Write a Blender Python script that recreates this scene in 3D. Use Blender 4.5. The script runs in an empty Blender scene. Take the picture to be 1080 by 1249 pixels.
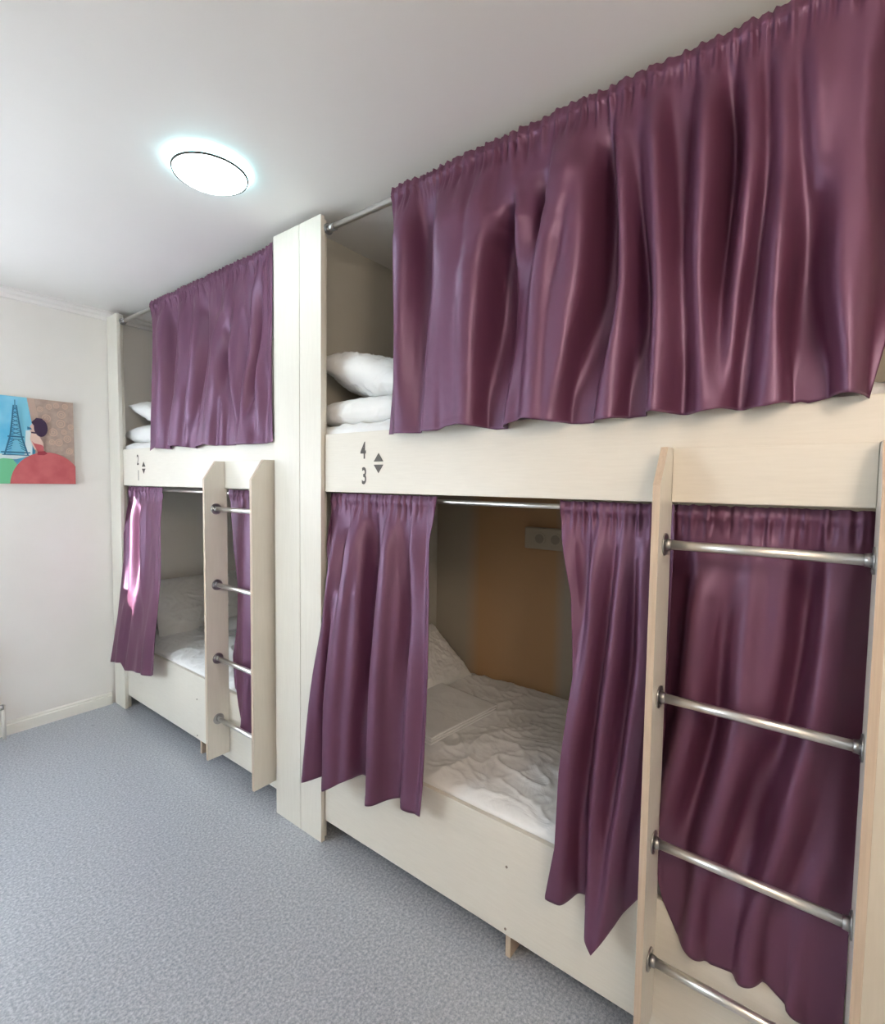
import bpy, bmesh, math, random, json
from mathutils import Vector, noise, Matrix
random.seed(7)
scene = bpy.context.scene
col = scene.collection
CUR = json.loads('''{"UN": {"x0": -0.005, "k": -0.035, "z0": 2.82, "left": [[1.416, 2.84], [1.385, 2.522], [1.375, 2.076], [1.389, 1.885]], "right": [[-0.1, 2.86], [-0.1, 2.3], [-0.09, 2.05], [-0.062, 1.9]], "hem": [[1.389, 1.885], [1.281, 1.883], [1.105, 1.88], [1.065, 1.893], [1.016, 1.898], [0.915, 1.881], [0.857, 1.881], [0.774, 1.902], [0.677, 1.886], [0.611, 1.882], [0.519, 1.883], [0.454, 1.891], [0.388, 1.893], [0.285, 1.883], [0.229, 1.892], [0.131, 1.888], [0.067, 1.902], [0.051, 1.897], [0.01, 1.906], [-0.052, 1.902], [-0.06, 1.898]], "folds": [[1, [[1.327, 2.739], [1.298, 2.276], [1.291, 1.908]]], [-0.5, [[1.248, 2.617], [1.265, 2.284], [1.281, 1.975]]], [1, [[1.124, 2.722], [1.119, 2.439], [1.137, 2.167], [1.14, 1.899]]], [1, [[1.067, 2.723], [1.068, 2.337], [1.064, 2.065], [1.049, 1.899]]], [1, [[0.958, 2.744], [0.985, 2.538]]], [1.2, [[0.891, 2.72], [0.917, 2.542], [0.986, 2.495], [1.005, 2.236], [1.002, 1.924]]], [-1, [[0.901, 2.663], [0.902, 2.543], [0.904, 2.226], [0.902, 1.898]]], [1, [[0.811, 2.747], [0.79, 2.522], [0.804, 2.323], [0.812, 2.036], [0.824, 1.894]]], [-1, [[0.81, 2.685], [0.766, 2.546], [0.803, 2.394], [0.819, 2.211]]], [1.2, [[0.664, 2.69], [0.678, 2.542], [0.719, 2.501], [0.737, 2.348], [0.746, 2.109], [0.754, 1.897]]], [1, [[0.595, 2.715], [0.607, 2.533], [0.621, 2.396], [0.664, 2.214], [0.672, 1.921]]], [-1.1, [[0.583, 2.703], [0.554, 2.492], [0.539, 2.258], [0.585, 2.072], [0.631, 1.927]]], [0.9, [[0.492, 2.684], [0.484, 2.405], [0.477, 2.133], [0.507, 1.886]]], [-0.9, [[0.476, 2.683], [0.453, 2.469], [0.441, 2.282], [0.446, 1.894]]], [1.3, [[0.446, 2.741], [0.423, 2.516], [0.365, 2.156], [0.369, 2.049], [0.379, 1.899]]], [-0.3, [[0.352, 2.665], [0.344, 2.339], [0.324, 2.074]]], [1, [[0.281, 2.709], [0.284, 2.508], [0.295, 2.266], [0.262, 1.931]]], [-1.1, [[0.247, 2.714], [0.235, 2.527], [0.24, 2.228]]], [1, [[0.204, 2.712], [0.183, 2.548], [0.2, 2.321], [0.215, 2.186]]], [-0.9, [[0.164, 2.659], [0.156, 2.417], [0.179, 2.302], [0.177, 2.098]]], [1, [[0.13, 2.676], [0.116, 2.521], [0.119, 2.297], [0.135, 2.073]]], [-1, [[0.101, 2.672], [0.086, 2.473], [0.067, 2.343]]], [1, [[0.069, 2.683], [0.054, 2.424]]], [-1.2, [[0.033, 2.618], [0.033, 2.416], [0.051, 2.269], [0.063, 2.118], [0.029, 1.919]]], [1.2, [[0.026, 2.697], [0.019, 2.482], [0.012, 2.266], [-0.021, 1.975]]], [-1, [[-0.006, 2.732], [-0.014, 2.436]]], [1, [[-0.022, 2.672], [-0.024, 2.386], [-0.04, 2.165]]], [-1, [[-0.058, 2.456], [-0.063, 2.346], [-0.072, 2.092]]]]}, "UF": {"x0": -0.005, "k": -0.03, "z0": 2.82, "left": [[3.55, 2.831], [3.497, 2.648], [3.497, 2.213], [3.535, 1.882]], "right": [[2.15, 2.86], [2.15, 1.9]], "hem": [[3.535, 1.882], [3.476, 1.901], [3.282, 1.885], [3.239, 1.909], [2.961, 1.88], [2.923, 1.888], [2.821, 1.903], [2.713, 1.886], [2.473, 1.886], [2.411, 1.879], [2.315, 1.88], [2.161, 1.89]], "folds": [[1, [[3.356, 2.739], [3.322, 2.33], [3.355, 1.926]]], [-0.8, [[3.243, 2.63], [3.249, 2.481], [3.332, 1.955]]], [1, [[3.079, 2.728], [3.058, 2.367], [3.158, 1.914]]], [-0.3, [[3.042, 2.687], [3.046, 2.497]]], [0.8, [[2.906, 2.722], [2.915, 2.423], [2.982, 2.102]]], [-1.3, [[2.898, 2.716], [2.881, 2.452], [2.997, 1.892]]], [1, [[2.639, 2.713], [2.694, 2.319], [2.769, 1.908]]], [-0.7, [[2.657, 2.527], [2.568, 2.075], [2.587, 1.922]]], [0.7, [[2.496, 2.608], [2.521, 2.388]]], [-0.6, [[2.495, 2.669], [2.493, 2.37]]], [1.1, [[2.328, 2.693], [2.364, 2.448], [2.4, 2.198], [2.413, 1.894]]], [-0.6, [[2.367, 2.683], [2.386, 2.354], [2.433, 2.192]]], [1, [[2.258, 2.72], [2.252, 2.346], [2.334, 2.019], [2.361, 1.934]]], [-0.6, [[2.295, 2.687], [2.28, 2.461], [2.328, 2.181]]], [1, [[2.208, 2.665], [2.187, 2.458], [2.228, 2.259], [2.274, 1.93]]], [-1, [[2.235, 2.697], [2.215, 2.13], [2.265, 1.93]]]]}, "LL": {"x0": 0.04, "k": -0.085, "z0": 1.62, "left": [[1.857, 1.618], [1.849, 1.2], [1.878, 0.8], [1.908, 0.341]], "right": [[1.2, 1.637], [1.219, 1.471], [1.194, 1.268], [1.177, 0.967], [1.164, 0.567], [1.166, 0.445]], "hem": [[1.908, 0.341], [1.787, 0.377], [1.73, 0.375], [1.712, 0.363], [1.585, 0.438], [1.484, 0.436], [1.446, 0.39], [1.295, 0.435], [1.166, 0.445]], "folds": [[1, [[1.782, 1.502], [1.808, 1.202], [1.838, 0.816], [1.846, 0.392]]], [-0.8, [[1.793, 1.499], [1.831, 1.192], [1.838, 0.804], [1.83, 0.398]]], [1.1, [[1.716, 1.553], [1.763, 1.253], [1.748, 0.838], [1.736, 0.449]]], [-1, [[1.718, 1.466], [1.772, 1.125], [1.787, 0.71], [1.763, 0.419]]], [1.2, [[1.633, 1.522], [1.67, 1.146], [1.688, 0.677], [1.676, 0.398]]], [0.5, [[1.602, 1.441], [1.623, 1.119], [1.633, 0.691], [1.61, 0.452]]], [-1.2, [[1.576, 1.522], [1.531, 0.988], [1.535, 0.445]]], [1.3, [[1.416, 1.544], [1.43, 1.238], [1.442, 0.911], [1.41, 0.415]]], [0.3, [[1.383, 1.458], [1.374, 0.995], [1.363, 0.471]]], [-0.9, [[1.378, 1.51], [1.332, 1.138], [1.358, 0.824], [1.353, 0.462]]], [1, [[1.284, 1.541], [1.243, 1.163], [1.236, 0.84], [1.23, 0.528]]], [-0.5, [[1.264, 1.499], [1.239, 1.147], [1.218, 0.706]]], [0.7, [[1.206, 1.473], [1.168, 0.974], [1.159, 0.576]]]]}, "LM": {"x0": 0.04, "k": -0.07, "z0": 1.62, "left": [[0.692, 1.638], [0.68, 1.529], [0.636, 1.345], [0.615, 1.093], [0.636, 0.795], [0.634, 0.561], [0.658, 0.397]], "right": [[0.33, 1.65], [0.33, 0.6], [0.37, 0.3]], "hem": [[0.654, 0.386], [0.604, 0.393], [0.538, 0.414], [0.526, 0.327], [0.498, 0.3], [0.454, 0.389], [0.4, 0.506], [0.366, 0.587]], "folds": [[0.8, [[0.662, 1.516], [0.609, 1.213], [0.623, 0.808], [0.626, 0.436]]], [-0.6, [[0.624, 1.464], [0.601, 1.259]]], [1.1, [[0.537, 1.532], [0.558, 1.282], [0.584, 1.05], [0.613, 0.814], [0.618, 0.581]]], [-0.8, [[0.518, 1.507], [0.54, 1.167], [0.564, 0.776], [0.566, 0.441]]], [1.1, [[0.478, 1.536], [0.488, 1.238], [0.512, 0.958], [0.524, 0.677], [0.512, 0.351]]], [-0.7, [[0.461, 1.51], [0.455, 1.186], [0.48, 0.932], [0.505, 0.623]]], [1.2, [[0.42, 1.55], [0.403, 1.151], [0.422, 0.826], [0.453, 0.601], [0.472, 0.344]]], [-1, [[0.405, 1.485], [0.386, 1.055], [0.41, 0.808], [0.441, 0.411]]]]}, "LR": {"x0": 0.04, "k": -0.04, "z0": 1.62, "left": [[0.42, 1.65], [0.4, 1.0], [0.352, 0.606]], "right": [[-0.1, 1.65], [-0.1, 1.0], [-0.08, 0.3]], "hem": [[0.356, 0.592], [0.335, 0.511], [0.298, 0.435], [0.218, 0.394], [0.155, 0.405], [0.109, 0.427], [0.052, 0.385], [0.011, 0.361], [-0.042, 0.309]], "folds": [[-1, [[0.362, 1.441], [0.361, 1.081]]], [1.2, [[0.21, 1.503], [0.247, 1.336], [0.26, 1.125], [0.312, 0.844]]], [-1.2, [[0.21, 1.325], [0.223, 1.05], [0.26, 0.853], [0.296, 0.72]]], [0.4, [[0.183, 1.467], [0.187, 1.336]]], [1.2, [[0.139, 1.487], [0.158, 1.264], [0.155, 1.074], [0.19, 0.891], [0.221, 0.762], [0.236, 0.519]]], [-0.5, [[0.116, 1.472], [0.119, 1.301]]], [0.9, [[0.086, 1.525], [0.092, 1.278], [0.104, 1.143]]], [-1.3, [[0.035, 1.472], [0.054, 1.143], [0.099, 0.962], [0.135, 0.745], [0.185, 0.563]]], [1.2, [[-0.041, 1.507], [-0.014, 1.228], [0.023, 0.978], [0.06, 0.747], [0.111, 0.522]]], [-1, [[-0.042, 1.089], [-0.017, 0.855], [0.047, 0.592]]], [1, [[-0.038, 0.978], [-0.029, 0.78], [0.007, 0.516]]], [-1, [[-0.063, 1.453], [-0.059, 0.966], [-0.043, 0.748], [-0.027, 0.466]]]]}, "FL": {"x0": 0.04, "k": -0.1, "z0": 1.62, "left": [[4.149, 1.613], [4.07, 1.113], [4.086, 0.712], [4.132, 0.376]], "right": [[3.524, 1.609], [3.489, 1.485], [3.404, 1.037], [3.431, 0.684], [3.396, 0.443]], "hem": [[4.132, 0.376], [3.946, 0.405], [3.894, 0.36], [3.709, 0.386], [3.485, 0.406], [3.396, 0.443]], "folds": [[1, [[3.992, 1.516], [3.906, 0.914], [3.959, 0.501]]], [-0.8, [[4.013, 1.485], [3.91, 0.79], [3.948, 0.435]]], [1, [[3.83, 1.534], [3.749, 0.879], [3.735, 0.492]]], [-1, [[3.863, 1.433], [3.739, 0.816], [3.738, 0.423]]], [1, [[3.611, 1.53], [3.504, 0.862], [3.538, 0.535]]], [-0.7, [[3.604, 1.446], [3.503, 0.855], [3.526, 0.473]]], [0.7, [[3.468, 1.454], [3.371, 0.882], [3.392, 0.564]]]]}, "FR": {"x0": 0.04, "k": -0.05, "z0": 1.62, "left": [[2.696, 1.641], [2.665, 1.313], [2.615, 1.075], [2.616, 0.711], [2.583, 0.594]], "right": [[2.2, 1.65], [2.2, 0.3]], "hem": [[2.583, 0.594], [2.548, 0.448], [2.507, 0.337], [2.42, 0.342], [2.298, 0.354], [2.177, 0.372]], "folds": [[1, [[2.613, 1.542], [2.573, 1.183], [2.535, 0.738]]], [-1, [[2.612, 1.541], [2.572, 0.949], [2.532, 0.592]]], [1, [[2.476, 1.548], [2.443, 0.935], [2.427, 0.453]]], [-0.8, [[2.453, 1.548], [2.392, 0.495]]], [1, [[2.31, 1.555], [2.281, 0.538]]]]}}''')

# ------------------------------------------------------------------ helpers
def obj(name, bm, mat, parent=None, smooth=False, bevel=0.0, mats=None):
    me = bpy.data.meshes.new(name)
    bmesh.ops.recalc_face_normals(bm, faces=bm.faces)
    bm.to_mesh(me); bm.free()
    o = bpy.data.objects.new(name, me); col.objects.link(o)
    for m in (mats or [mat]): me.materials.append(m)
    if smooth:
        for p in me.polygons: p.use_smooth = True
    if bevel:
        b = o.modifiers.new('bevel', 'BEVEL'); b.width = bevel; b.segments = 2; b.limit_method = 'ANGLE'
    if parent: o.parent = parent
    return o
def tag(o, label=None, cat=None, group=None, kind=None):
    if label: o['label'] = label
    if cat: o['category'] = cat
    if group: o['group'] = group
    if kind: o['kind'] = kind
    return o
def thing(name, label, cat, loc=(0, 0, 0), group=None):
    o = bpy.data.objects.new(name, None); col.objects.link(o); o.location = loc
    o.empty_display_size = .1
    return tag(o, label, cat, group)
def box(bm, x0, x1, y0, y1, z0, z1):
    vs = [bm.verts.new((x, y, z)) for x in (x0, x1) for y in (y0, y1) for z in (z0, z1)]
    for f in ((0,1,3,2),(4,6,7,5),(0,4,5,1),(2,3,7,6),(0,2,6,4),(1,5,7,3)):
        bm.faces.new([vs[i] for i in f])
    return bm
def bx(*a): return box(bmesh.new(), *a)
def cyl(bm, a, b, r, n=24, r2=None, cap=True):
    a, b = Vector(a), Vector(b); d = (b-a).normalized()
    u = d.orthogonal().normalized(); v = d.cross(u); r2 = r if r2 is None else r2
    A = [bm.verts.new(a+(u*math.cos(t)+v*math.sin(t))*r) for t in [2*math.pi*i/n for i in range(n)]]
    B = [bm.verts.new(b+(u*math.cos(t)+v*math.sin(t))*r2) for t in [2*math.pi*i/n for i in range(n)]]
    for i in range(n):
        f = bm.faces.new((A[i], A[(i+1) % n], B[(i+1) % n], B[i])); f.smooth = True
    if cap: bm.faces.new(A[::-1]); bm.faces.new(B)
    return bm
def lathe(bm, prof, c, n=48):           # profile of (r, z), spun about the vertical through c
    rings = []
    for r, z in prof:
        rings.append([bm.verts.new((c[0]+r*math.cos(2*math.pi*i/n), c[1]+r*math.sin(2*math.pi*i/n), z)) for i in range(n)])
    for R0, R1 in zip(rings, rings[1:]):
        for i in range(n):
            f = bm.faces.new((R0[i], R0[(i+1) % n], R1[(i+1) % n], R1[i])); f.smooth = True
    return bm, rings
def prism_y(bm, pts, y0, y1):           # outline in (x, z) given a thickness along y
    A = [bm.verts.new((x, y0, z)) for x, z in pts]; B = [bm.verts.new((x, y1, z)) for x, z in pts]
    n = len(pts)
    for i in range(n): bm.faces.new((A[i], A[(i+1) % n], B[(i+1) % n], B[i]))
    bm.faces.new(A); bm.faces.new(B[::-1])
    return bm
def sst(a, b, x):
    t = min(1, max(0, (x-a)/(b-a))); return t*t*(3-2*t)
def lerpt(L, t):                         # L: sorted list of (t, value)
    if t <= L[0][0]: return L[0][1]
    for (a, va), (b, vb) in zip(L, L[1:]):
        if t <= b: return va+(vb-va)*(t-a)/max(1e-6, b-a)
    return L[-1][1]
def N3(x, y, z): return noise.noise(Vector((x, y, z)))

# ------------------------------------------------------------------ materials
def mat(name, base, rough=.5, metal=0, spec=.5, **kw):
    m = bpy.data.materials.new(name); m.use_nodes = True
    b = m.node_tree.nodes['Principled BSDF']
    b.inputs['Base Color'].default_value = (*base, 1); b.inputs['Roughness'].default_value = rough
    b.inputs['Metallic'].default_value = metal; b.inputs['Specular IOR Level'].default_value = spec
    for k, v in kw.items(): b.inputs[k].default_value = v
    return m
def nd(m, t): return m.node_tree.nodes.new(t)
def noisy(m, c1, c2, scale=(1, 1, 1), ns=5, detail=4, bump=0, bumpd=.01, lo=.35, hi=.65, rough=None):
    nt = m.node_tree; b = nt.nodes['Principled BSDF']
    tc = nd(m, 'ShaderNodeTexCoord'); mp = nd(m, 'ShaderNodeMapping'); mp.inputs['Scale'].default_value = scale
    n = nd(m, 'ShaderNodeTexNoise'); n.inputs['Scale'].default_value = ns; n.inputs['Detail'].default_value = detail
    r = nd(m, 'ShaderNodeValToRGB'); r.color_ramp.elements[0].position = lo; r.color_ramp.elements[1].position = hi
    r.color_ramp.elements[0].color = (*c1, 1); r.color_ramp.elements[1].color = (*c2, 1)
    nt.links.new(tc.outputs['Object'], mp.inputs[0]); nt.links.new(mp.outputs[0], n.inputs['Vector'])
    nt.links.new(n.outputs['Fac'], r.inputs[0]); nt.links.new(r.outputs[0], b.inputs['Base Color'])
    if bump:
        bp = nd(m, 'ShaderNodeBump'); bp.inputs['Strength'].default_value = bump; bp.inputs['Distance'].default_value = bumpd
        nt.links.new(n.outputs['Fac'], bp.inputs['Height']); nt.links.new(bp.outputs[0], b.inputs['Normal'])
    return m
M = {}
M['wall'] = noisy(mat('wall_paint', (.7, .68, .64), .8), (.80, .785, .75), (.82, .805, .775), ns=3, bump=.05, bumpd=.002)
M['ceil'] = noisy(mat('ceiling_paint', (.7, .69, .67), .55), (.80, .785, .765), (.82, .805, .785), ns=2)
M['trim'] = mat('trim_paint', (.80, .79, .73), .4)
M['lam'] = noisy(mat('pale_laminate', (.75, .70, .6), .38), (.69, .66, .59), (.725, .695, .625), scale=(1, 1.2, 16), ns=9, detail=5, lo=.3, hi=.7)
M['lamv'] = noisy(mat('pale_laminate_upright', (.75, .70, .6), .38), (.69, .67, .605), (.725, .705, .64), scale=(12, 12, .9), ns=9, detail=5, lo=.3, hi=.7)
M['edge'] = noisy(mat('laminate_edge_band', (.6, .5, .38), .5), (.50, .40, .31), (.56, .46, .36), scale=(30, 30, 1), ns=6)
M['chipboard'] = noisy(mat('raw_board', (.5, .4, .3), .8), (.42, .33, .22), (.56, .46, .33), ns=60)
M['metal'] = mat('brushed_steel', (.82, .81, .78), .30, 1)
M['flange'] = mat('dark_steel', (.42, .42, .42), .3, 1)
M['decal'] = mat('brown_decal', (.055, .045, .038), .5)
M['white'] = mat('white_plastic', (.75, .73, .68), .4)
M['screw'] = mat('screw_cap', (.25, .2, .16), .5)
M['dark'] = mat('dark_recess', (.05, .045, .04), .7)

def fabric_white(name, c):
    m = mat(name, c, .75, 0, .3)
    b = m.node_tree.nodes['Principled BSDF']
    b.inputs['Sheen Weight'].default_value = .2
    nt = m.node_tree
    tc = nd(m, 'ShaderNodeTexCoord'); n = nd(m, 'ShaderNodeTexNoise'); n.inputs['Scale'].default_value = 9; n.inputs['Detail'].default_value = 3
    n.inputs['Distortion'].default_value = 1.2
    bp = nd(m, 'ShaderNodeBump'); bp.inputs['Strength'].default_value = .35; bp.inputs['Distance'].default_value = .02
    nt.links.new(tc.outputs['Object'], n.inputs['Vector']); nt.links.new(n.outputs['Fac'], bp.inputs['Height']); nt.links.new(bp.outputs[0], b.inputs['Normal'])
    return m
M['sheet'] = fabric_white('white_sheet', (.80, .81, .82))
M['pillow'] = fabric_white('white_pillowcase', (.80, .81, .81))

def satin(name, c1, c2, gloss):
    m = mat(name, c1, .45, 0, .5)
    nt = m.node_tree; b = nt.nodes['Principled BSDF']
    tc = nd(m, 'ShaderNodeTexCoord')
    n = nd(m, 'ShaderNodeTexNoise'); n.inputs['Scale'].default_value = 55; n.inputs['Detail'].default_value = 4
    mp = nd(m, 'ShaderNodeMapping'); mp.inputs['Scale'].default_value = (1, 1, .45)
    bp = nd(m, 'ShaderNodeBump'); bp.inputs['Strength'].default_value = .13; bp.inputs['Distance'].default_value = .004
    nt.links.new(tc.outputs['Object'], mp.inputs[0]); nt.links.new(mp.outputs[0], n.inputs['Vector'])
    nt.links.new(n.outputs['Fac'], bp.inputs['Height'])
    nt.links.new(bp.outputs[0], b.inputs['Normal'])
    g = nd(m, 'ShaderNodeBsdfAnisotropic'); g.distribution = 'GGX'
    g.inputs['Color'].default_value = (*gloss, 1); g.inputs['Roughness'].default_value = .52
    nt.links.new(bp.outputs[0], g.inputs['Normal'])
    mx = nd(m, 'ShaderNodeMixShader'); mx.inputs[0].default_value = .21
    out = nt.nodes['Material Output']
    nt.links.new(b.outputs[0], mx.inputs[1]); nt.links.new(g.outputs[0], mx.inputs[2]); nt.links.new(mx.outputs[0], out.inputs['Surface'])
    return m
M['satin'] = satin('purple_satin', (.098, .026, .050), None, (.34, .19, .40))

def floor_mat():
    m = mat('speckled_vinyl', (.4, .42, .48), .33, 0, .5)
    nt = m.node_tree; b = nt.nodes['Principled BSDF']
    tc = nd(m, 'ShaderNodeTexCoord')
    n = nd(m, 'ShaderNodeTexNoise'); n.inputs['Scale'].default_value = 95; n.inputs['Detail'].default_value = 5; n.inputs['Roughness'].default_value = .75
    r = nd(m, 'ShaderNodeValToRGB'); cr = r.color_ramp
    cr.elements[0].position = .3; cr.elements[0].color = (.19, .215, .26, 1)
    cr.elements[1].position = .68; cr.elements[1].color = (.61, .64, .68, 1)
    e = cr.elements.new(.49); e.color = (.365, .395, .45, 1)
    n2 = nd(m, 'ShaderNodeTexNoise'); n2.inputs['Scale'].default_value = 14; n2.inputs['Detail'].default_value = 2
    r2 = nd(m, 'ShaderNodeMapRange'); r2.inputs[3].default_value = .25; r2.inputs[4].default_value = .36
    nt.links.new(tc.outputs['Object'], n.inputs['Vector']); nt.links.new(n.outputs['Fac'], r.inputs[0]); nt.links.new(r.outputs[0], b.inputs['Base Color'])
    nt.links.new(tc.outputs['Object'], n2.inputs['Vector']); nt.links.new(n2.outputs['Fac'], r2.inputs[0]); nt.links.new(r2.outputs[0], b.inputs['Roughness'])
    bp = nd(m, 'ShaderNodeBump'); bp.inputs['Strength'].default_value = .12; bp.inputs['Distance'].default_value = .001
    nt.links.new(n.outputs['Fac'], bp.inputs['Height']); nt.links.new(bp.outputs[0], b.inputs['Normal'])
    return m
M['floor'] = floor_mat()

def back_wall_mat():                       # flat wall colour with one soft-edged ochre band behind the lower near bed
    m = mat('wall_with_ochre_band', (.7, .68, .64), .8)
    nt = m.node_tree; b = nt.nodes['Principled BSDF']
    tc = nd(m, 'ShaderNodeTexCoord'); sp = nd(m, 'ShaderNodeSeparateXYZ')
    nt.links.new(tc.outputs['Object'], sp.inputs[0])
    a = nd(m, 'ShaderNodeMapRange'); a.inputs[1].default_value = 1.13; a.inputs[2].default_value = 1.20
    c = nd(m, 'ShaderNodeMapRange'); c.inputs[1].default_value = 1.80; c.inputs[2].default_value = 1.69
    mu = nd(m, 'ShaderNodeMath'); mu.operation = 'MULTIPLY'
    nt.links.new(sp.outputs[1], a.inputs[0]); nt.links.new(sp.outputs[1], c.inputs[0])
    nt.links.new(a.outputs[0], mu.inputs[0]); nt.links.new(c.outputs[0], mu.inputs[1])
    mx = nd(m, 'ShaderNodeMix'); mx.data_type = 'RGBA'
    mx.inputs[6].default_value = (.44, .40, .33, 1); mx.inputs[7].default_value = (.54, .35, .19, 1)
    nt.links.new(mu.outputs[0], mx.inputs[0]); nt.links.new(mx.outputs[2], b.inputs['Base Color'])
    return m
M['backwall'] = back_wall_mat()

# ------------------------------------------------------------------ the room
H, XW, YF = 2.90, 1.10, 4.249
XL, YB = -2.55, -1.7
def struct(name, bm, m, parent=None, **k):
    o = obj(name, bm, m, parent, **k)
    if not parent: o['kind'] = 'structure'
    return o
struct('floor', bx(XL-.15, XW+.1, YB-.1, YF+.15, -.08, 0), M['floor'])
struct('ceiling', bx(XL-.15, XW+.1, YB-.1, YF+.15, H, H+.08), M['ceil'])
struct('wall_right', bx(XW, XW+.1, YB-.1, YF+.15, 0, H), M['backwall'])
bm = bmesh.new(); LY0, LY1, LZ0, LZ1 = 2.3, 3.6, 1.0, 2.2            # opening added in the unseen left wall to brighten the end wall
box(bm, XL-.1, XL, YB-.1, LY0, 0, H); box(bm, XL-.1, XL, LY1, YF+.15, 0, H); box(bm, XL-.1, XL, LY0, LY1, 0, LZ0); box(bm, XL-.1, XL, LY0, LY1, LZ1, H)
struct('wall_left', bm, M['wall'])
bm = bmesh.new()
for a in ((LY0, LY0+.05), (LY1-.05, LY1), (2.93, 2.97)): box(bm, XL-.09, XL-.04, a[0], a[1], LZ0, LZ1)
for a in ((LZ0, LZ0+.05), (LZ1-.05, LZ1)): box(bm, XL-.09, XL-.04, LY0, LY1, a[0], a[1])
w2_ = struct('added_fill_window', bm, M['white'])  # window added out of view as fill for end wall and far bunk
fr = bpy.data.materials.new('fill_pane_frost'); fr.use_nodes = True; _n = fr.node_tree; _n.nodes.clear()
_o = _n.nodes.new('ShaderNodeOutputMaterial'); _t = _n.nodes.new('ShaderNodeBsdfTranslucent'); _t.inputs[0].default_value = (.80, .84, .86, 1)
_n.links.new(_t.outputs[0], _o.inputs['Surface'])
obj('window_pane', bx(XL-.066, XL-.064, LY0+.05, LY1-.05, LZ0+.05, LZ1-.05), fr, w2_)  # frosted so the added opening spreads sun and sky softly
struct('wall_back', bx(XL, XW, YB-.1, YB, 0, H), M['wall'])
WX0, WX1, WZ0, WZ1 = -1.85, -.82, 1.22, 2.15          # window opening in the end wall
bm = bmesh.new()
box(bm, XL, WX0, YF, YF+.15, 0, H); box(bm, WX1, XW, YF, YF+.15, 0, H)
box(bm, WX0, WX1, YF, YF+.15, 0, WZ0); box(bm, WX0, WX1, YF, YF+.15, WZ1, H)
struct('wall_front', bm, M['wall'])
# partition between the two beds
M['wall2'] = noisy(mat('grey_partition_paint', (.5, .48, .42), .8), (.47, .455, .40), (.50, .485, .43), ns=3)
struct('wall_middle', bx(.03, XW, 2.03, 2.085, 0, H), M['wall2'])
# window frame and glass
bm = bmesh.new()
for a in ((WX0, WX0+.05), (WX1-.05, WX1)): box(bm, a[0], a[1], YF+.09, YF+.14, WZ0, WZ1)
for a in ((WZ0, WZ0+.05), (WZ1-.05, WZ1)): box(bm, WX0, WX1, YF+.09, YF+.14, a[0], a[1])
w = struct('window_1', bm, M['white'])
gl = bpy.data.materials.new('window_glass'); gl.use_nodes = True
_nt = gl.node_tree; _nt.nodes.clear()
_o = _nt.nodes.new('ShaderNodeOutputMaterial'); _m = _nt.nodes.new('ShaderNodeMixShader'); _t = _nt.nodes.new('ShaderNodeBsdfTransparent'); _g = _nt.nodes.new('ShaderNodeBsdfGlossy')
_g.inputs['Roughness'].default_value = .02; _m.inputs[0].default_value = .06
_nt.links.new(_t.outputs[0], _m.inputs[1]); _nt.links.new(_g.outputs[0], _m.inputs[2]); _nt.links.new(_m.outputs[0], _o.inputs['Surface'])
obj('window_pane', bx(WX0+.05, WX1-.05, YF+.115, YF+.119, WZ0+.05, WZ1-.05), gl, w)
obj('window_sill', bx(WX0-.04, WX1+.04, YF-.06, YF+.09, WZ0-.03, WZ0), M['white'], w)
# door behind the camera
bm = bx(-1.9, -1.0, YB, YB+.03, 0, 2.05)
d = struct('door_1', bm, M['lamv'])
bm = bmesh.new(); cyl(bm, (-1.08, YB+.03, 1.0), (-1.08, YB+.08, 1.0), .012); cyl(bm, (-1.08, YB+.08, 1.0), (-1.2, YB+.08, 1.0), .01)
obj('door_handle', bm, M['metal'], d)
# skirting with a cap, along the end wall and the left wall
def skirting(name, pts, fixed_y=None):
    bm = bmesh.new()
    prof = [(0, 0), (.022, 0), (.022, .066), (.014, .072), (.014, .080), (.006, .088), (0, .088)]
    A = [bm.verts.new(p0) for p0 in [pts(u, v, 0) for u, v in prof]]
    B = [bm.verts.new(p0) for p0 in [pts(u, v, 1) for u, v in prof]]
    n = len(prof)
    for i in range(n): bm.faces.new((A[i], A[(i+1) % n], B[(i+1) % n], B[i]))
    bm.faces.new(A); bm.faces.new(B[::-1])
    return struct(name, bm, M['trim'])
skirting('baseboard_front', lambda u, v, e: ((XL, -.045)[e], YF-u, v))
skirting('baseboard_left', lambda u, v, e: (XL+u, (YB, YF-.03)[e], v))
# plaster cove along the ceiling of the end wall
bm = bmesh.new()
prof = [(0, 0), (.075, 0), (.075, -.008), (.055, -.012), (.045, -.026), (.02, -.034), (.014, -.052), (0, -.055)]
A = [bm.verts.new((XL, YF-u, H+v)) for u, v in prof]; B = [bm.verts.new((XW, YF-u, H+v)) for u, v in prof]
for i in range(len(prof)): bm.faces.new((A[i], A[(i+1) % 8], B[(i+1) % 8], B[i]))
bm.faces.new(A); bm.faces.new(B[::-1])
struct('trim_1', bm, M['ceil'])
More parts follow.
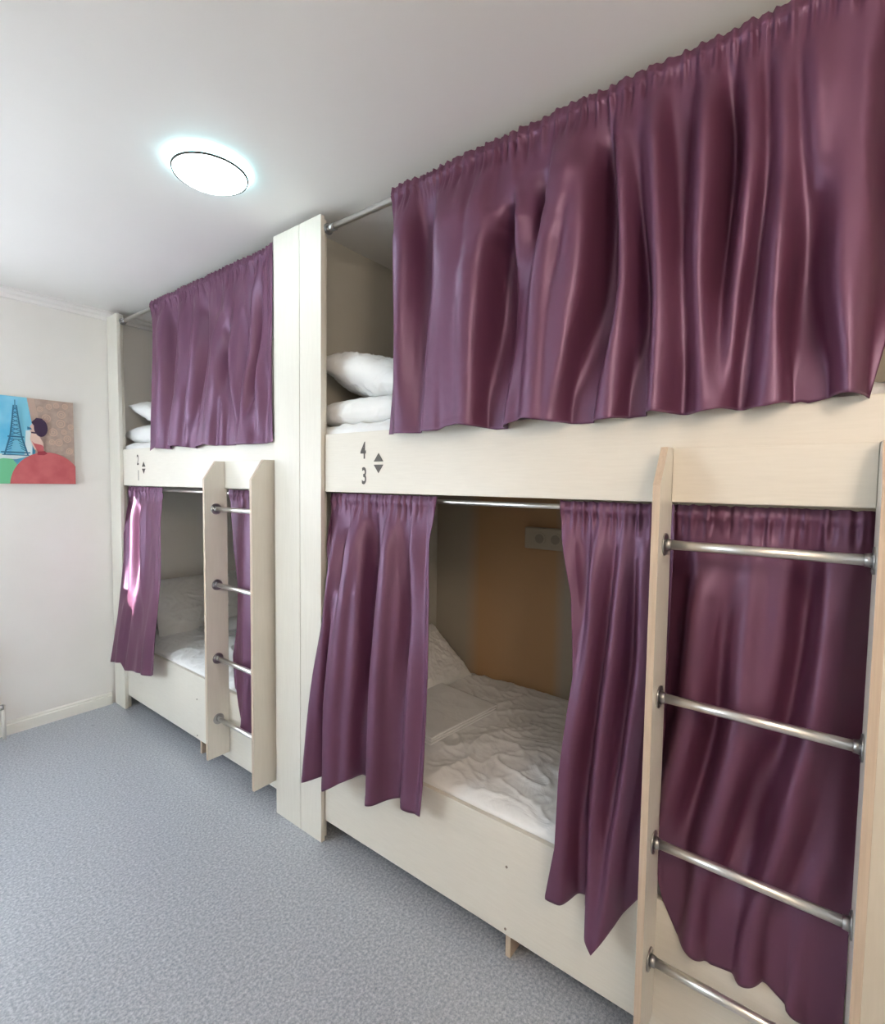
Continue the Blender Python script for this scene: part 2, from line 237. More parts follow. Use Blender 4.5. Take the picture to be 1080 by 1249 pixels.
# painted heating panel under the window, its right end peeps into the frame
rd = thing('radiator', 'white painted radiator end by the skirting at the left edge of the photo', 'radiator', (-1.3, YF, .1))
def local(o, parent):                      # meshes below are built in world metres; keep them there under a moved empty
    o.parent = parent; o.matrix_parent_inverse = Matrix.Translation(-Vector(parent.location)); return o
local(obj('panel', bx(-1.9, -.80, YF-.10, YF-.03, .16, .72), M['white'], bevel=.01), rd)
bm = bmesh.new(); cyl(bm, (-.80, YF-.06, .21), (-.684, YF-.06, .21), .011, 12); cyl(bm, (-.684, YF-.06, .221), (-.684, YF-.06, 0), .011, 12)
local(obj('pipe', bm, M['white']), rd)
bm = bmesh.new(); cyl(bm, (-.70, YF-.06, .21), (-.684, YF-.06, .21), .018, 12)
local(obj('valve', bm, M['flange']), rd)

# ------------------------------------------------------------------ bunk beds
BP = 2.31                                  # distance from one bed to the next
def make_bunk(name, label, y0, y1, post, endpost, foot_y, digits):
    """y0..y1 clear length between the uprights; post/endpost are the (y0, y1) of the wide front uprights."""
    t = thing(name, label, 'bunk bed', (0.5, (y0+y1)/2, 0), 'pair of bunk beds along the wall')
    def P(nm, bm, m, **k):
        lb = k.pop('label', None); par = k.pop('par', None)
        o = obj(nm, bm, m, **k)
        if par is None: local(o, t)
        else: o.parent = par
        if lb: o['label'] = lb
        return o
    lo, hi = min(post[0], endpost[0]), max(post[1], endpost[1])
    P('upper_rail', bx(0, .02, y0, y1, 1.651, 1.909), M['lam'], bevel=.0015)
    lb = P('lower_board', bx(0, .02, y0, y1, .101, .50), M['lam'], bevel=.0015)
    lo_in = max(lo, 2.095) if lo > 1 else lo
    hi_in = min(hi, 2.02) if lo < 1 else hi-.012
    P('upper_deck', bx(.022, XW-.01, lo_in+.02, hi_in-.02, 1.655, 1.69), M['lam'])
    P('lower_deck', bx(.022, XW-.01, lo_in+.02, hi_in-.02, .22, .25), M['chipboard'])
    for a, b in (post, endpost):
        P('front_upright', bx(-.022, 0, a, b, 0, 2.868), M['lamv'], bevel=.0012)
    P('inner_upright', bx(.001, .028, y1+.022, y1+.045, 0, 2.866), M['lamv'], bevel=.001)
    P('inner_upright', bx(.001, .028, y0-.045, y0-.022, 0, 2.866), M['lamv'], bevel=.001)
    for fy in foot_y:
        P('foot_board', bx(.022, .75, fy, fy+.02, 0, .219), M['edge'])
    # rods
    bm = bmesh.new(); cyl(bm, (.015, y0-.02, 2.815), (.015, y1+.02, 2.815), .0135, 20); r = P('curtain_rod', bm, M['metal'], label='chrome rod along the top')
    for yy, s in ((y0+.002, 1), (y1-.002, -1)):
        bm = bmesh.new(); cyl(bm, (.015, yy, 2.815), (.015, yy+s*.05, 2.815), .0165, 20); cyl(bm, (.015, yy, 2.815), (.015, yy+s*.004, 2.815), .024, 20)
        c = obj('rod_end_cap', bm, M['flange']); c.parent = r
    bm = bmesh.new(); cyl(bm, (.052, y0, 1.624), (.052, y1, 1.624), .009, 20); P('curtain_rod', bm, M['metal'], label='chrome rod under the upper rail')
    for fy in foot_y[:1]:
        for z in (.351, .122):
            bm = bmesh.new(); cyl(bm, (0.001, fy+.01, z), (-.0018, fy+.01, z), .0045, 14)
            P('screw_cap', bm, M['screw'], label='small brown screw cap')
    # bed numbers, flat stickers on the rail
    sy = y1-.255
    bm = bmesh.new()
    for s, z in ((1, 1.782), (-1, 1.769)):
        a = [(-.0012, sy-.085+.028, z), (-.0012, sy-.085-.028, z), (-.0012, sy-.085, z+s*.036)]
        f = bm.faces.new([bm.verts.new(q) for q in a])
    P('arrow_sticker', bm, M['decal'], label='dark brown up and down arrows')
    for ch, z, dy in ((digits[0], 1.797, 0), (digits[1], 1.690, -.006)):
        cu = bpy.data.curves.new('digit', 'FONT'); cu.body = ch; cu.size = .098; cu.extrude = 0; cu.offset = .002
        to = bpy.data.objects.new('digit_text', cu); col.objects.link(to)
        bpy.context.view_layer.update()
        me = bpy.data.meshes.new_from_object(to.evaluated_get(bpy.context.evaluated_depsgraph_get()))
        bpy.data.objects.remove(to); bpy.data.curves.remove(cu)
        me.transform(Matrix.Scale(.68, 4, (1, 0, 0)))
        # text x runs towards -y (left to right for a viewer in the aisle), text y becomes z
        R_ = Matrix(((0, 0, -1, -.0012), (-1, 0, 0, sy+.022+dy), (0, 1, 0, z), (0, 0, 0, 1)))
        me.transform(R_); me.materials.clear(); me.materials.append(M['decal'])
        o = bpy.data.objects.new('number_sticker', me); col.objects.link(o); local(o, t); o['label'] = 'dark brown figure '+ch
    return t
make_bunk('bunk_bed', 'large pale laminate bunk bed marked 4 and 3, nearest the camera on the right', -.107, 1.823,
          (1.8245, 1.9765), (-.30, -.108), (.833,), '43')
make_bunk('bunk_bed', 'smaller-looking pale laminate bunk bed marked 2 and 1, standing in the far corner', 2.179, 4.055,
          (1.9800, 2.178), (4.056, 4.236), (3.02,), '21')

# ------------------------------------------------------------------ ladders
def make_ladder(name, label, dy):
    t = thing(name, label, 'ladder', (-.06, .13+dy, .16), 'bunk ladders')
    prof = [(-.0015, 1.80), (-.065, 1.80), (-.13, 1.70), (-.13, .15), (-.0015, .15)]
    for a, b in ((.345, .364), (-.104, -.085)):
        o = local(obj('stile', prism_y(bmesh.new(), prof, a+dy, b+dy), M['lamv'], bevel=.0012, mats=[M['lamv'], M['edge']]), t)
        for p in o.data.polygons:                       # the narrow long edges carry a darker edge band
            if abs(p.normal.y) < .5: p.material_index = 1
    local(obj('back_board', bx(-.014, -.0015, -.084+dy, .344+dy, 1.653, 1.80), M['lam'], bevel=.001), t)
    for z in (1.54, 1.122, .71, .367):
        bm = bmesh.new(); cyl(bm, (-.066, -.084+dy, z), (-.066, .344+dy, z), .0125, 24)
        r = local(obj('rung', bm, M['metal']), t); r['label'] = 'brushed steel rung'
        for yy, s in ((-.0848, 1), (.3448, -1)):
            bm = bmesh.new(); y = yy+dy
            cyl(bm, (-.066, y, z), (-.066, y+s*.004, z), .030, 28); cyl(bm, (-.066, y+s*.004, z), (-.066, y+s*.018, z), .0165, 24, .0145)
            for k in range(3):
                a_ = k*2.094+.5
                cyl(bm, (-.066+.022*math.cos(a_), y+s*.004, z+.022*math.sin(a_)), (-.066+.022*math.cos(a_), y+s*.0055, z+.022*math.sin(a_)), .0035, 8)
            f = obj('flange', bm, M['flange']); f.parent = r
    return t
make_ladder('bunk_ladder', 'pale laminate ladder with four steel rungs screwed to the near bunk bed', 0)
make_ladder('bunk_ladder', 'narrow-looking pale ladder with steel rungs on the far bunk bed', BP)

# ------------------------------------------------------------------ curtains
def curtain(key, label, lower, amp, sig, seed, gath=.0075, gper=.030, ruffle=.024, ymax=None, ymin=None, group=None, front=None, post=None, endx=None):
    c = CUR[key]; x0, k, z0 = c['x0'], c['k'], c['z0']
    def edge(L): return sorted([(z, y) for y, z in L])
    eL, eR = edge(c['left']), edge(c['right'])
    hem = sorted([(y, z) for y, z in c['hem']])
    folds = []
    for s, L in c['folds']:
        L2 = edge(L); folds.append((s, L2, L2[0][0], L2[-1][0]))
    yl, yr = c['left'][0][0], c['right'][0][0]
    ztop = z0+ruffle
    ylen = abs(yl-yr); nu = int(min(640, max(140, ylen/.0042))); nv = 150
    hemL, hemR = c['hem'][0][0], c['hem'][-1][0]
    bm = bmesh.new(); rows = []
    for j in range(nv+1):
        v = j/nv; row = []
        for i in range(nu+1):
            u = i/nu
            zh = lerpt(hem, hemL+(hemR-hemL)*u)
            vv = v**1.25
            z = ztop+(zh-ztop)*vv
            zz = min(z, c['left'][0][1])
            a, b = lerpt(eL, z), lerpt(eR, z)
            y = a+(b-a)*u
            # traced folds: normalised kernel blend between crests and troughs
            num = 0.; den = .07
            for s, L2, zb, zt in folds:
                yy = (lerpt(L2, z-.07)+2*lerpt(L2, z)+lerpt(L2, z+.07))/4; dd = (y-yy)/sig
                if abs(dd) > 3.2: continue
                fade = 1.
                if zb > zh+.2: fade *= sst(zb-.40, zb+.10, z)
                w = math.exp(-dd*dd)*fade
                num += s*w; den += w
            h = num/den
            if h < 0: h *= 1.6
            dtop = z0-z
            grow = sst(-.01, .22, dtop)
            wav = .25*N3(y*7+seed, z*1.3, seed)+.10*N3(y*18+seed, z*2.0, 3+seed)
            x = x0+k*max(0, z0-z)-amp*(.10+.90*grow)*(h+wav)
            # gathers of the header, pinched where the casing runs over the rod
            ph = y/gper*6.283+6*N3(y*5, seed, 1.)+1.8*N3(y*15, seed, 7.)
            zt2 = z*7+2*N3(y*5, z*4, seed)
            g = (math.sin(ph+1.3*N3(y*14, zt2, seed))*(.75+.9*N3(y*11, zt2*.6, 4))+.5*math.sin(ph*1.83+1+zt2)+1.1*N3(y*40, zt2, 9.)*(1 if dtop > 0 else .3))
            gf = (1-sst(.0, .10+.05*N3(y*11, 3, seed), dtop)) if dtop > 0 else 1.
            x -= gath*g*gf*(.45 if abs(dtop) < .012 else (1 if dtop > 0 else .5))
            # finer wrinkles running down out of the gathers
            x -= .004*N3(y*26+N3(y*5, z*3, 2)*2, z*3.2, seed)*(1-sst(.05, .40, dtop))
            x -= .0022*N3(y*9, z*3, seed+5)+.0005*N3(y*40, z*34, seed+2)
            casing = math.exp(-(dtop/.018)**2)
            x -= .007*casing
            zt_ = z+(.003*N3(y*19, 2, seed)+.0016*g)*(1-sst(0, .05, dtop+ruffle))
            if abs(v-1) < .001 or v > .985: x -= .0012
            if front is not None:
                for (za, zb_, lim, inside) in front:
                    wgt = sst(za-.03, za, z)*(1-sst(zb_, zb_+(.03 if inside else .36), z))
                    if inside: xt = max(x, lim+.002*math.tanh((x-lim)/.004)) if x < lim+.01 else x
                    else: xt = x if x < lim-.006 else lim-.006+.006*math.tanh((x-lim+.006)/.012)
                    x = x*(1-wgt)+xt*wgt
            if endx is not None:
                e_ = sst(.90, .985, u); x = x*(1-e_)+(endx+.004*math.sin(z*5))*e_
            if post is not None:                 # the outer edge flares out over the upright
                fl = post[1]*sst(1.60, 1.25, z)*(1-u)**2 if False else post[1]*(1-sst(1.22, 1.60, z))*(1-u)**2
                xn = x-fl; y *= (xn+1.5)/(x+1.5) if fl > 0 else 1; x = xn
                if y > post[0]-.004 and x > -.027: y = post[0]-.004
            if ymax is not None: y = min(y, ymax+(.06 if x > .003 and lower else 0))
            if ymin is not None: y = max(y, ymin-(.022 if x > .003 else 0))
            row.append(bm.verts.new((x, y, zt_)))
        rows.append(row)
    for r0, r1 in zip(rows, rows[1:]):
        for i in range(nu): bm.faces.new((r0[i], r0[i+1], r1[i+1], r1[i]))
    o = obj('curtain', bm, M['satin'], smooth=True)
    so = o.modifiers.new('cloth', 'SOLIDIFY'); so.thickness = .0012
    return tag(o, label, 'curtain', group)
LOW = [(-.5, .515, -.008, False), (1.640, 3, .0235, True)]
UP = [(1.0, 1.925, -.008, False)]
G = 'purple satin bunk curtains'
curtain('UN', 'wide purple satin curtain hanging on the top rod of the near bunk', False, .062, .032, 1.3, gath=.009, gper=.036, front=UP, group=G)
curtain('UF', 'purple satin curtain on the top rod of the far bunk, above its ladder', False, .050, .030, 4.1, gath=.009, gper=.04, ymin=2.182, ymax=4.03, endx=-.028, front=UP, group=G)
curtain('LL', 'short purple curtain under the numbers 4 and 3, left of the near bed opening', True, .040, .027, 6.6, gath=.008, gper=.034, post=(1.8245, .05), front=LOW, group=G)
curtain('LM', 'purple curtain hanging just left of the near ladder, right of the bed opening', True, .040, .026, 9.2, gath=.008, gper=.034, ymin=.368, front=LOW, group=G)
curtain('LR', 'dark purple curtain with a swept-up hem hanging behind the near ladder rungs', True, .036, .034, 12.9, gath=.007, gper=.036, ymax=.3435, ymin=-.082, front=LOW, group=G)
curtain('FL', 'narrow purple curtain at the far end of the far lower bed, streaked by sunlight', True, .030, .036, 15.2, gath=.008, gper=.042, post=(4.056, .02), ymax=4.2, front=LOW, group=G)
curtain('FR', 'purple curtain behind the far ladder, seen between its uprights', True, .032, .04, 18.4, gath=.007, gper=.04, ymax=2.652, ymin=2.228, front=LOW, group=G)

# ------------------------------------------------------------------ bedding
def mattress(label, y0, y1, z0, z1, seed, lip, group):
    nx, ny = 150, 300; X0, X1 = .0265, XW-.012
    bm = bmesh.new(); top = []
    for i in range(nx+1):
        row = []
        for j in range(ny+1):
            fx, fy = i/nx, j/ny
            x = X0+(X1-X0)*fx; y = y0+(y1-y0)*fy
            e = min(fx, 1-fx)*(X1-X0); ee = min(fy, 1-fy)*(y1-y0)
            rnd = (1-math.exp(-e/.035))*(1-math.exp(-ee/.03))
            wr = N3(x*3.1+seed, y*2.7, 0)
            rid = 1-abs(N3(x*5+seed+wr*1.4, y*6-wr, seed))*2.2
            rid2 = 1-abs(N3(x*13-wr*2, y*9+seed+wr*2, seed+3))*2.2
            z = z1-.03+.03*rnd+(.010*wr+.012*max(0, rid)**3+.006*max(0, rid2)**3+.0022*max(0, 1-abs(N3(x*24+wr*4, y*19-rid*.8, seed+7))*2.4)**2)*(.35+.65*rnd)
            if e < .1 and fx < .5: z += .008*N3(0, y*5+seed, 4)*(1-e/.1)
            row.append(bm.verts.new((x, y, z)))
        top.append(row)
    for i in range(nx):
        for j in range(ny): bm.faces.new((top[i][j], top[i+1][j], top[i+1][j+1], top[i][j+1]))
    loop = [top[0][j] for j in range(ny+1)]+[top[i][ny] for i in range(1, nx+1)]+[top[nx][j] for j in range(ny-1, -1, -1)]+[top[i][0] for i in range(nx-1, 0, -1)]
    prev = loop
    for zz in (.5, 0.):
        cur = [bm.verts.new((v.co.x, v.co.y, z0+(z1-.03-z0)*zz)) for v in loop]
        for a in range(len(loop)):
            b = (a+1) % len(loop); bm.faces.new((prev[a], cur[a], cur[b], prev[b]))
        prev = cur
    bm.faces.new(prev)
    o = obj('mattress', bm, M['sheet'], smooth=True)
    return tag(o, label, 'mattress', group)
GM = 'white-sheeted mattresses'
mattress('mattress under a crumpled white sheet on the near lower bed', -.10, 2.005, .252, .535, 3.3, 1, GM)
mattress('white-sheeted mattress on the near upper bed, edge showing above the 4', -.12, 2.005, 1.692, 1.955, 8.1, 1, GM)
mattress('white-sheeted mattress on the far lower bed, left of the ladder', 2.12, 4.2, .252, .535, 5.7, 1, GM)
mattress('white-sheeted mattress on the far upper bed, edge showing above the 2', 2.12, 4.2, 1.692, 1.955, 11.4, 1, GM)

def pillow(label, loc, size, rot, seed, group='white pillows', name='pillow', cat='pillow', flat=.5, wr=1.0, pinch=.06):
    n = 90; bm = bmesh.new(); a, b, h = size
    def pt(u, v, s):
        x = u*(1-pinch*(1-v*v)*abs(u)**3)*a/2; y = v*(1-pinch*(1-u*u)*abs(v)**3)*b/2
        t = ((1-abs(u)**3.2)*(1-abs(v)**3.2))
        t = max(0, t)**flat
        w = N3(u*1.6+seed, v*1.6, s)*.14+(1-abs(N3(u*3.2+seed, v*3.0+s, 5))*2.4)*.05
        cr = max(abs(u), abs(v))
        w2 = .10*N3(u*9+seed, v*9, 7+s)*sst(.4, .95, cr)
        q_ = N3(u*2+seed, v*2, 3); w2 += .10*max(0, 1-abs(N3(u*4.5+q_*2, v*2.2+seed, s+9))*3.2)**2+.05*max(0, 1-abs(N3(u*9-q_*2, v*6+seed, s+2))*3)**2-.04
        return Vector((x, y, s*h/2*t*(1+wr*(w+w2))+wr*.006*N3(u*3, v*3, seed)))
    T = {}
    for s in (1, -1):
        for i in range(n+1):
            for j in range(n+1):
                if s == -1 and (i in (0, n) or j in (0, n)): T[s, i, j] = T[1, i, j]; continue
                T[s, i, j] = bm.verts.new(pt(-1+2*i/n, -1+2*j/n, s))
    for s in (1, -1):
        for i in range(n):
            for j in range(n):
                q = (T[s, i, j], T[s, i+1, j], T[s, i+1, j+1], T[s, i, j+1])
                bm.faces.new(q if s == 1 else q[::-1])
    o = obj(name, bm, M['pillow'], smooth=True)
    o.location = loc; o.rotation_euler = [math.radians(q) for q in rot]
    return tag(o, label, cat, group)
# near upper bed: folded duvet with a pillow on it, leaning up towards the partition
pillow('folded white duvet under the pillow on the near upper bed', (.37, 1.70, 2.015), (.62, .56, .155), (0, 0, 3), 2.2, 'folded white bedding', 'folded_duvet', 'bedding', flat=.34, wr=.5, pinch=.02)
pillow('plump white pillow on the near upper bed, tilted on the folded duvet', (.40, 1.72, 2.175), (.66, .56, .20), (16, 4, 4), 5.5)
# far upper bed
pillow('folded white duvet under the pillow on the far upper bed', (.37, 3.93, 2.020), (.62, .50, .15), (0, 0, 0), 7.2, 'folded white bedding', 'folded_duvet', 'bedding', flat=.3, wr=.6, pinch=.02)
pillow('plump white pillow on the far upper bed, tilted on the folded duvet', (.40, 3.90, 2.165), (.66, .50, .16), (14, 2, 0), 9.5)
# near lower bed
pillow('white pillow on the near lower bed, half hidden behind the left curtain', (.70, 1.845, .665), (.62, .42, .14), (38, 0, -2), 12.5)
pillow('shaded white pillow propped at the head of the far lower bed', (.58, 4.02, .70), (.86, .52, .17), (54, 0, 0), 15.5)
def folded(label, loc, size, rz, seed):
    """a thin stack of folded cotton: layers show as a rounded, stepped edge"""
    n, mrow = 50, 50; bm = bmesh.new(); a, b, h = size
    layers = 3
    for L in range(layers):
        z0_ = h*L/layers; z1_ = h*(L+1)/layers-.001; off = .006*(L-1)
        T = {}
        for s in (0, 1):
            for i in range(n+1):
                for j in range(n+1):
                    u, v = -1+2*i/n, -1+2*j/n
                    ed = (1-abs(u)**14)*(1-abs(v)**14); ed = max(0, ed)**.5
                    zc = (z0_+z1_)/2; hh = (z1_-z0_)/2*ed
                    if s == 0 and (i in (0, n) or j in (0, n)): T[0, i, j] = None; continue
                    T[s, i, j] = bm.verts.new((u*a/2+off, v*b/2+off*.5+.004*N3(u*2, seed, L), zc+(hh if s else -hh)+.0035*N3(u*2.5+seed, v*2.5, 0)*ed+.006*(u*v)))
        for key in [k_ for k_ in T if T[k_] is None]: T[key] = T[1, key[1], key[2]]
        for s in (0, 1):
            for i in range(n):
                for j in range(n): bm.faces.new((T[s, i, j], T[s, i+1, j], T[s, i+1, j+1], T[s, i, j+1]))
    o = obj('folded_sheet', bm, M['sheet'], smooth=True); o.location = loc; o.rotation_euler[2] = math.radians(rz)
    return tag(o, label, 'bedding', 'folded white bedding')
folded('flat folded white sheet lying on the near lower bed beside the pillow', (.44, 1.52, .548), (.50, .42, .032), -4, 3.1)
folded('flat folded white sheet on the far lower bed in front of the pillow', (.62, 3.66, .548), (.42, .34, .035), 4, 6.1)

# ------------------------------------------------------------------ wall socket beside the near lower bed
s = thing('wall_socket', 'dim grey double socket on the wall inside the near lower bed', 'socket', (XW, 1.24, 1.40))
M['drab'] = mat('yellowed_plastic', (.50, .46, .37), .45); M['drab2'] = mat('socket_grey', (.32, .29, .23), .5)
local(obj('housing', bx(XW-.045, XW-.002, 1.10, 1.365, 1.335, 1.455), M['drab'], bevel=.006), s)
for yy in (1.175, 1.27):
    bm = bmesh.new(); cyl(bm, (XW-.046, yy, 1.395), (XW-.050, yy, 1.395), .036, 28)
    f = local(obj('socket_face', bm, M['drab']), s)
    bm = bmesh.new(); cyl(bm, (XW-.0505, yy, 1.395), (XW-.051, yy, 1.395), .026, 24)
    for dd in (-.009, .009): pass
    g = obj('socket_well', bm, M['drab2']); g.parent = f

# ------------------------------------------------------------------ painting
PY = YF-.028
def painting():
    cols = {'sky': (.07, .50, .80), 'sky2': (.22, .62, .80), 'brown': (.45, .33, .28), 'rim': (.62, .45, .36), 'green': (.16, .55, .30), 'pale': (.62, .74, .76),
            'red': (.56, .11, .12), 'darkred': (.30, .03, .05), 'hair': (.045, .02, .06), 'skin': (.72, .52, .45), 'line': (.03, .17, .30), 'side': (.72, .70, .66), 'beige': (.55, .40, .33)}
    keys = list(cols); ms = [mat('paint_'+k_, c_, .6) for k_, c_ in cols.items()]
    noisy(ms[0], (.10, .50, .78), (.28, .66, .85), ns=6); noisy(ms[2], (.42, .32, .27), (.52, .40, .34), ns=30); noisy(ms[6], (.50, .10, .11), (.58, .14, .15), ns=12)
    bm = bmesh.new()
    X0, X1, Z0, Z1 = -.745, -.247, 1.657, 2.222
    box(bm, X0, X1, PY, YF-.001, Z0, Z1)
    for f in bm.faces: f.material_index = keys.index('side')
    lay = [0, '']; off = [0.]
    W_, H_ = X1-X0, Z1-Z0
    def poly(pts, k_):                       # flat paint patch, one hair thicker than the one below it
        lay[0] += 1; y = PY-.00003*lay[0]-.0003
        vs = [bm.verts.new((X0+min(1, max(0, a+off[0]))*W_, y, Z0+min(1, max(0, b))*H_)) for a, b in pts]
        f = bm.faces.new(vs); f.material_index = keys.index(k_)
    def line(a, b, w, k_):
        dx, dz = b[0]-a[0], b[1]-a[1]; L = math.hypot(dx, dz); nx, nz = -dz/L*w/2, dx/L*w/2
        poly([(a[0]+nx, a[1]+nz), (b[0]+nx, b[1]+nz), (b[0]-nx, b[1]-nz), (a[0]-nx, a[1]-nz)], k_)
    def ell(cx, cz, rx, rz, k_, n=26, a0=0, a1=360):
        poly([(cx+rx*math.cos(math.radians(a0+(a1-a0)*i/(n-1))), cz+rz*math.sin(math.radians(a0+(a1-a0)*i/(n-1)))) for i in range(n)], k_)
    def ring(cx, cz, r, w, k_, n=14):
        for i in range(n):
            t0, t1 = 2*math.pi*i/n, 2*math.pi*(i+1)/n
            line((cx+r*math.cos(t0), cz+r*.95*math.sin(t0)), (cx+r*math.cos(t1), cz+r*.95*math.sin(t1)), w, k_)
    poly([(0, 0), (1, 0), (1, 1), (0, 1)], 'sky')
    poly([(.30, .3), (.52, .3), (.50, 1), (.40, 1)], 'sky2')
    poly([(.485, 1), (1, 1), (1, 0), (.56, 0), (.56, .4), (.53, .72)], 'brown')
    poly([(.485, 1), (.56, 1), (.60, .8), (.62, .5), (.66, .3), (.56, .3), (.56, .55), (.52, .78)], 'beige')
    rr = random.Random(4)
    for cx, cz, r in ((.86, .84, .045), (.85, .73, .048), (.69, .78, .045), (.76, .62, .045), (.92, .55, .04), (.82, .50, .04), (.94, .40, .035), (.72, .92, .03), (.96, .70, .03), (.90, .94, .03), (.62, .88, .03), (.80, .94, .03), (.88, .63, .03), (.74, .50, .03)):
        ring(cx, cz, r, .012, 'rim'); ring(cx, cz, r*.45, .01, 'rim')
    # grass and pale bushes
    poly([(0, 0), (.33, 0), (.36, .22), (.30, .30), (.20, .30), (.10, .25), (0, .27)], 'green')
    poly([(.0, .26), (.10, .25), (.22, .29), (.34, .28), (.42, .33), (.2, .34), (0, .33)], 'pale')
    poly([(.34, .28), (.52, .33), (.53, .62), (.46, .62), (.44, .34)], 'pale')
    # lattice tower
    for s_ in (-1, 1):
        line((.355+s_*.015, .90), (.355+s_*.035, .72), .014, 'line'); line((.355+s_*.035, .72), (.355+s_*.06, .54), .016, 'line'); line((.355+s_*.06, .54), (.355+s_*.12, .33), .018, 'line')
    line((.355, .96), (.355, .88), .010, 'line')
    line((.27, .54), (.44, .54), .016, 'line'); line((.28, .51), (.43, .51), .010, 'line'); line((.20, .36), (.50, .36), .016, 'line'); line((.21, .33), (.49, .33), .010, 'line')
    for i in range(7):
        z_ = .56+.047*i; w_ = .055-.006*i
        line((.355-w_, z_), (.355+w_, z_+.04), .008, 'line'); line((.355+w_, z_), (.355-w_, z_+.04), .008, 'line')
    for i in range(4):
        z_ = .38+.03*i; w_ = .10-.01*i
        line((.355-w_, z_), (.355-w_+.05, z_+.03), .008, 'line'); line((.355+w_, z_), (.355+w_-.05, z_+.03), .008, 'line')
    # woman in a red dress
    ell(.68, -.02, .40, .395, 'red', 40, 0, 180)
    off[0] = .045
    poly([(.47, .62), (.53, .70), (.56, .55), (.60, .48), (.60, .42), (.50, .40), (.455, .52)], 'skin')
    ell(.50, .64, .045, .065, 'skin')
    ell(.575, .66, .075, .105, 'hair'); poly([(.475, .72), (.53, .775), (.60, .77), (.545, .69), (.50, .68)], 'hair')
    poly([(.43, .665), (.47, .655), (.48, .635), (.43, .63)], 'line')
    line((.47, .60), (.54, .595), .018, 'hair')
    poly([(.475, .50), (.50, .475), (.58, .46), (.60, .44), (.60, .36), (.54, .36)], 'red')
    poly([(.53, .375), (.61, .39), (.64, .36), (.60, .34), (.53, .34)], 'darkred')
    me = bpy.data.meshes.new('painting'); bm.to_mesh(me); bm.free()
    for m_ in ms: me.materials.append(m_)
    o = bpy.data.objects.new('painting', me); col.objects.link(o)
    tag(o, 'unframed canvas of a dark-haired woman in a red dress beside a blue tower', 'painting')
painting()

# ------------------------------------------------------------------ ceiling lamp and added fill globe
def ceiling_lamp(label, c, r, colr, strength):
    t = thing('ceiling_lamp', label, 'lamp', (c[0], c[1], H))
    bm = bmesh.new(); lathe(bm, [(r*.885, H-0.0220), (r*.895, H-0.0300), (r*.925, H-0.0300), (r*.94, H-0.0220)], c)
    local(obj('trim_ring', bm, M['dark'], smooth=True), t)
    bm = bmesh.new()
    lathe(bm, [(r*1.0, H-.0005), (r*1.01, H-.012), (r*.99, H-0.0140), (r*.965, H-0.0220), (r*.94, H-0.0240), (r*.88, H-0.0220)], c)
    eo = bpy.data.materials.new('lamp_outer_ring'); eo.use_nodes = True
    b = eo.node_tree.nodes['Principled BSDF']; b.inputs['Base Color'].default_value = (.9, .9, .9, 1)
    b.inputs['Emission Color'].default_value = (colr[0]*.55, colr[1]*.95, colr[2], 1); b.inputs['Emission Strength'].default_value = strength*.55
    o = local(obj('outer_ring', bm, eo, smooth=True), t); o['label'] = 'glowing bluish ring against the ceiling'
    bm = bmesh.new()
    prof = [(r*.895*math.cos(a), H-0.0220-.036*math.sin(a)) for a in [math.radians(q) for q in range(0, 90, 6)]]+[(.001, H-.0582)]
    lathe(bm, prof, c)
    em = bpy.data.materials.new('lamp_diffuser'); em.use_nodes = True
    b = em.node_tree.nodes['Principled BSDF']; b.inputs['Base Color'].default_value = (.9, .9, .9, 1)
    b.inputs['Emission Color'].default_value = (*colr, 1); b.inputs['Emission Strength'].default_value = strength
    o = local(obj('diffuser', bm, em, smooth=True), t); o['label'] = 'glowing white dome'
    return t
ceiling_lamp('round flush lamp glowing cold white on the ceiling', (-.450, 1.955), .148, (.84, .97, 1.0), 13)
pt = thing('added_fill_globe', 'added unseen warm globe behind the camera, brightening the ceiling and near side', 'lamp', (-1.75, -.85, H))
bm = bmesh.new(); lathe(bm, [(.20*math.sin(a_), 2.52+.20*math.cos(a_)) for a_ in [math.radians(max(.5, min(179.5, q))) for q in range(0, 181, 9)]], (-1.75, -.85))  # globe put in out of view to lift the ceiling and near bunk
em2 = bpy.data.materials.new('fill_globe_glow'); em2.use_nodes = True
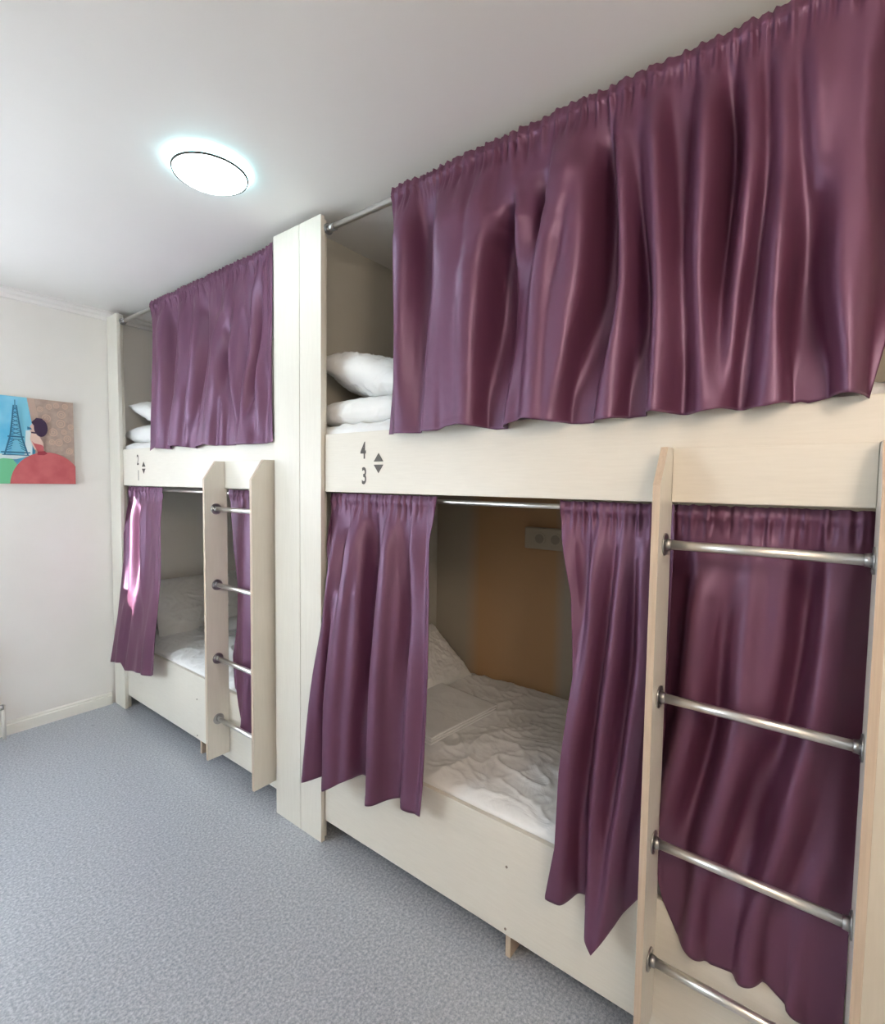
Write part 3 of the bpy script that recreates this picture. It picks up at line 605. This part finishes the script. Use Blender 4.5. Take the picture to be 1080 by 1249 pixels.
b_ = em2.node_tree.nodes['Principled BSDF']; b_.inputs['Emission Color'].default_value = (1.0, .82, .66, 1); b_.inputs['Emission Strength'].default_value = 27
local(obj('globe', bm, em2), pt)
bm = bmesh.new(); cyl(bm, (-1.75, -.85, 2.70), (-1.75, -.85, H), .008, 12); lathe(bm, [(.001, H-.03), (.05, H-.03), (.055, H-.001)], (-1.75, -.85), 24)
local(obj('stem', bm, M['white']), pt)

# ------------------------------------------------------------------ daylight
w = bpy.data.worlds.new('sky'); scene.world = w; w.use_nodes = True
bg = w.node_tree.nodes['Background']; bg.inputs[0].default_value = (.86, .92, 1.0, 1); bg.inputs[1].default_value = 7.2
pl = bpy.data.lights.new('window_portal', 'AREA'); pl.shape = 'RECTANGLE'; pl.size = WX1-WX0; pl.size_y = WZ1-WZ0; pl.cycles.is_portal = True
po = bpy.data.objects.new('window_portal', pl); col.objects.link(po); po.location = ((WX0+WX1)/2, YF+.16, (WZ0+WZ1)/2); po.rotation_euler = (math.radians(-90), 0, 0)
sl = bpy.data.lights.new('sun', 'SUN'); sl.energy = 20; sl.angle = .012; sl.color = (1, .95, .88)
so = bpy.data.objects.new('sun', sl); col.objects.link(so)
so.rotation_euler = Vector((.87, -.30, -.36)).to_track_quat('-Z', 'Y').to_euler()

# ------------------------------------------------------------------ camera
cam = bpy.data.cameras.new('camera'); co = bpy.data.objects.new('camera', cam); col.objects.link(co)
cam.sensor_fit = 'HORIZONTAL'; cam.sensor_width = 36; cam.lens = 36*615.97/1080; cam.clip_start = .02
r_, u_, f_ = [Vector(q) for q in ((0.60825531, -0.79363325, 0.01310502), (0.03694608, 0.044801, 0.99831251), (0.79288112, 0.6067447, -0.05657208))]
mw = Matrix((( r_.x, u_.x, -f_.x, -1.5), (r_.y, u_.y, -f_.y, 0), (r_.z, u_.z, -f_.z, 1.6953), (0, 0, 0, 1)))
co.matrix_world = mw
scene.camera = co
vs = scene.view_settings; vs.view_transform = 'Standard'; vs.look = 'None'; vs.gamma = 1; vs.use_curve_mapping = False; vs.exposure = 0.43
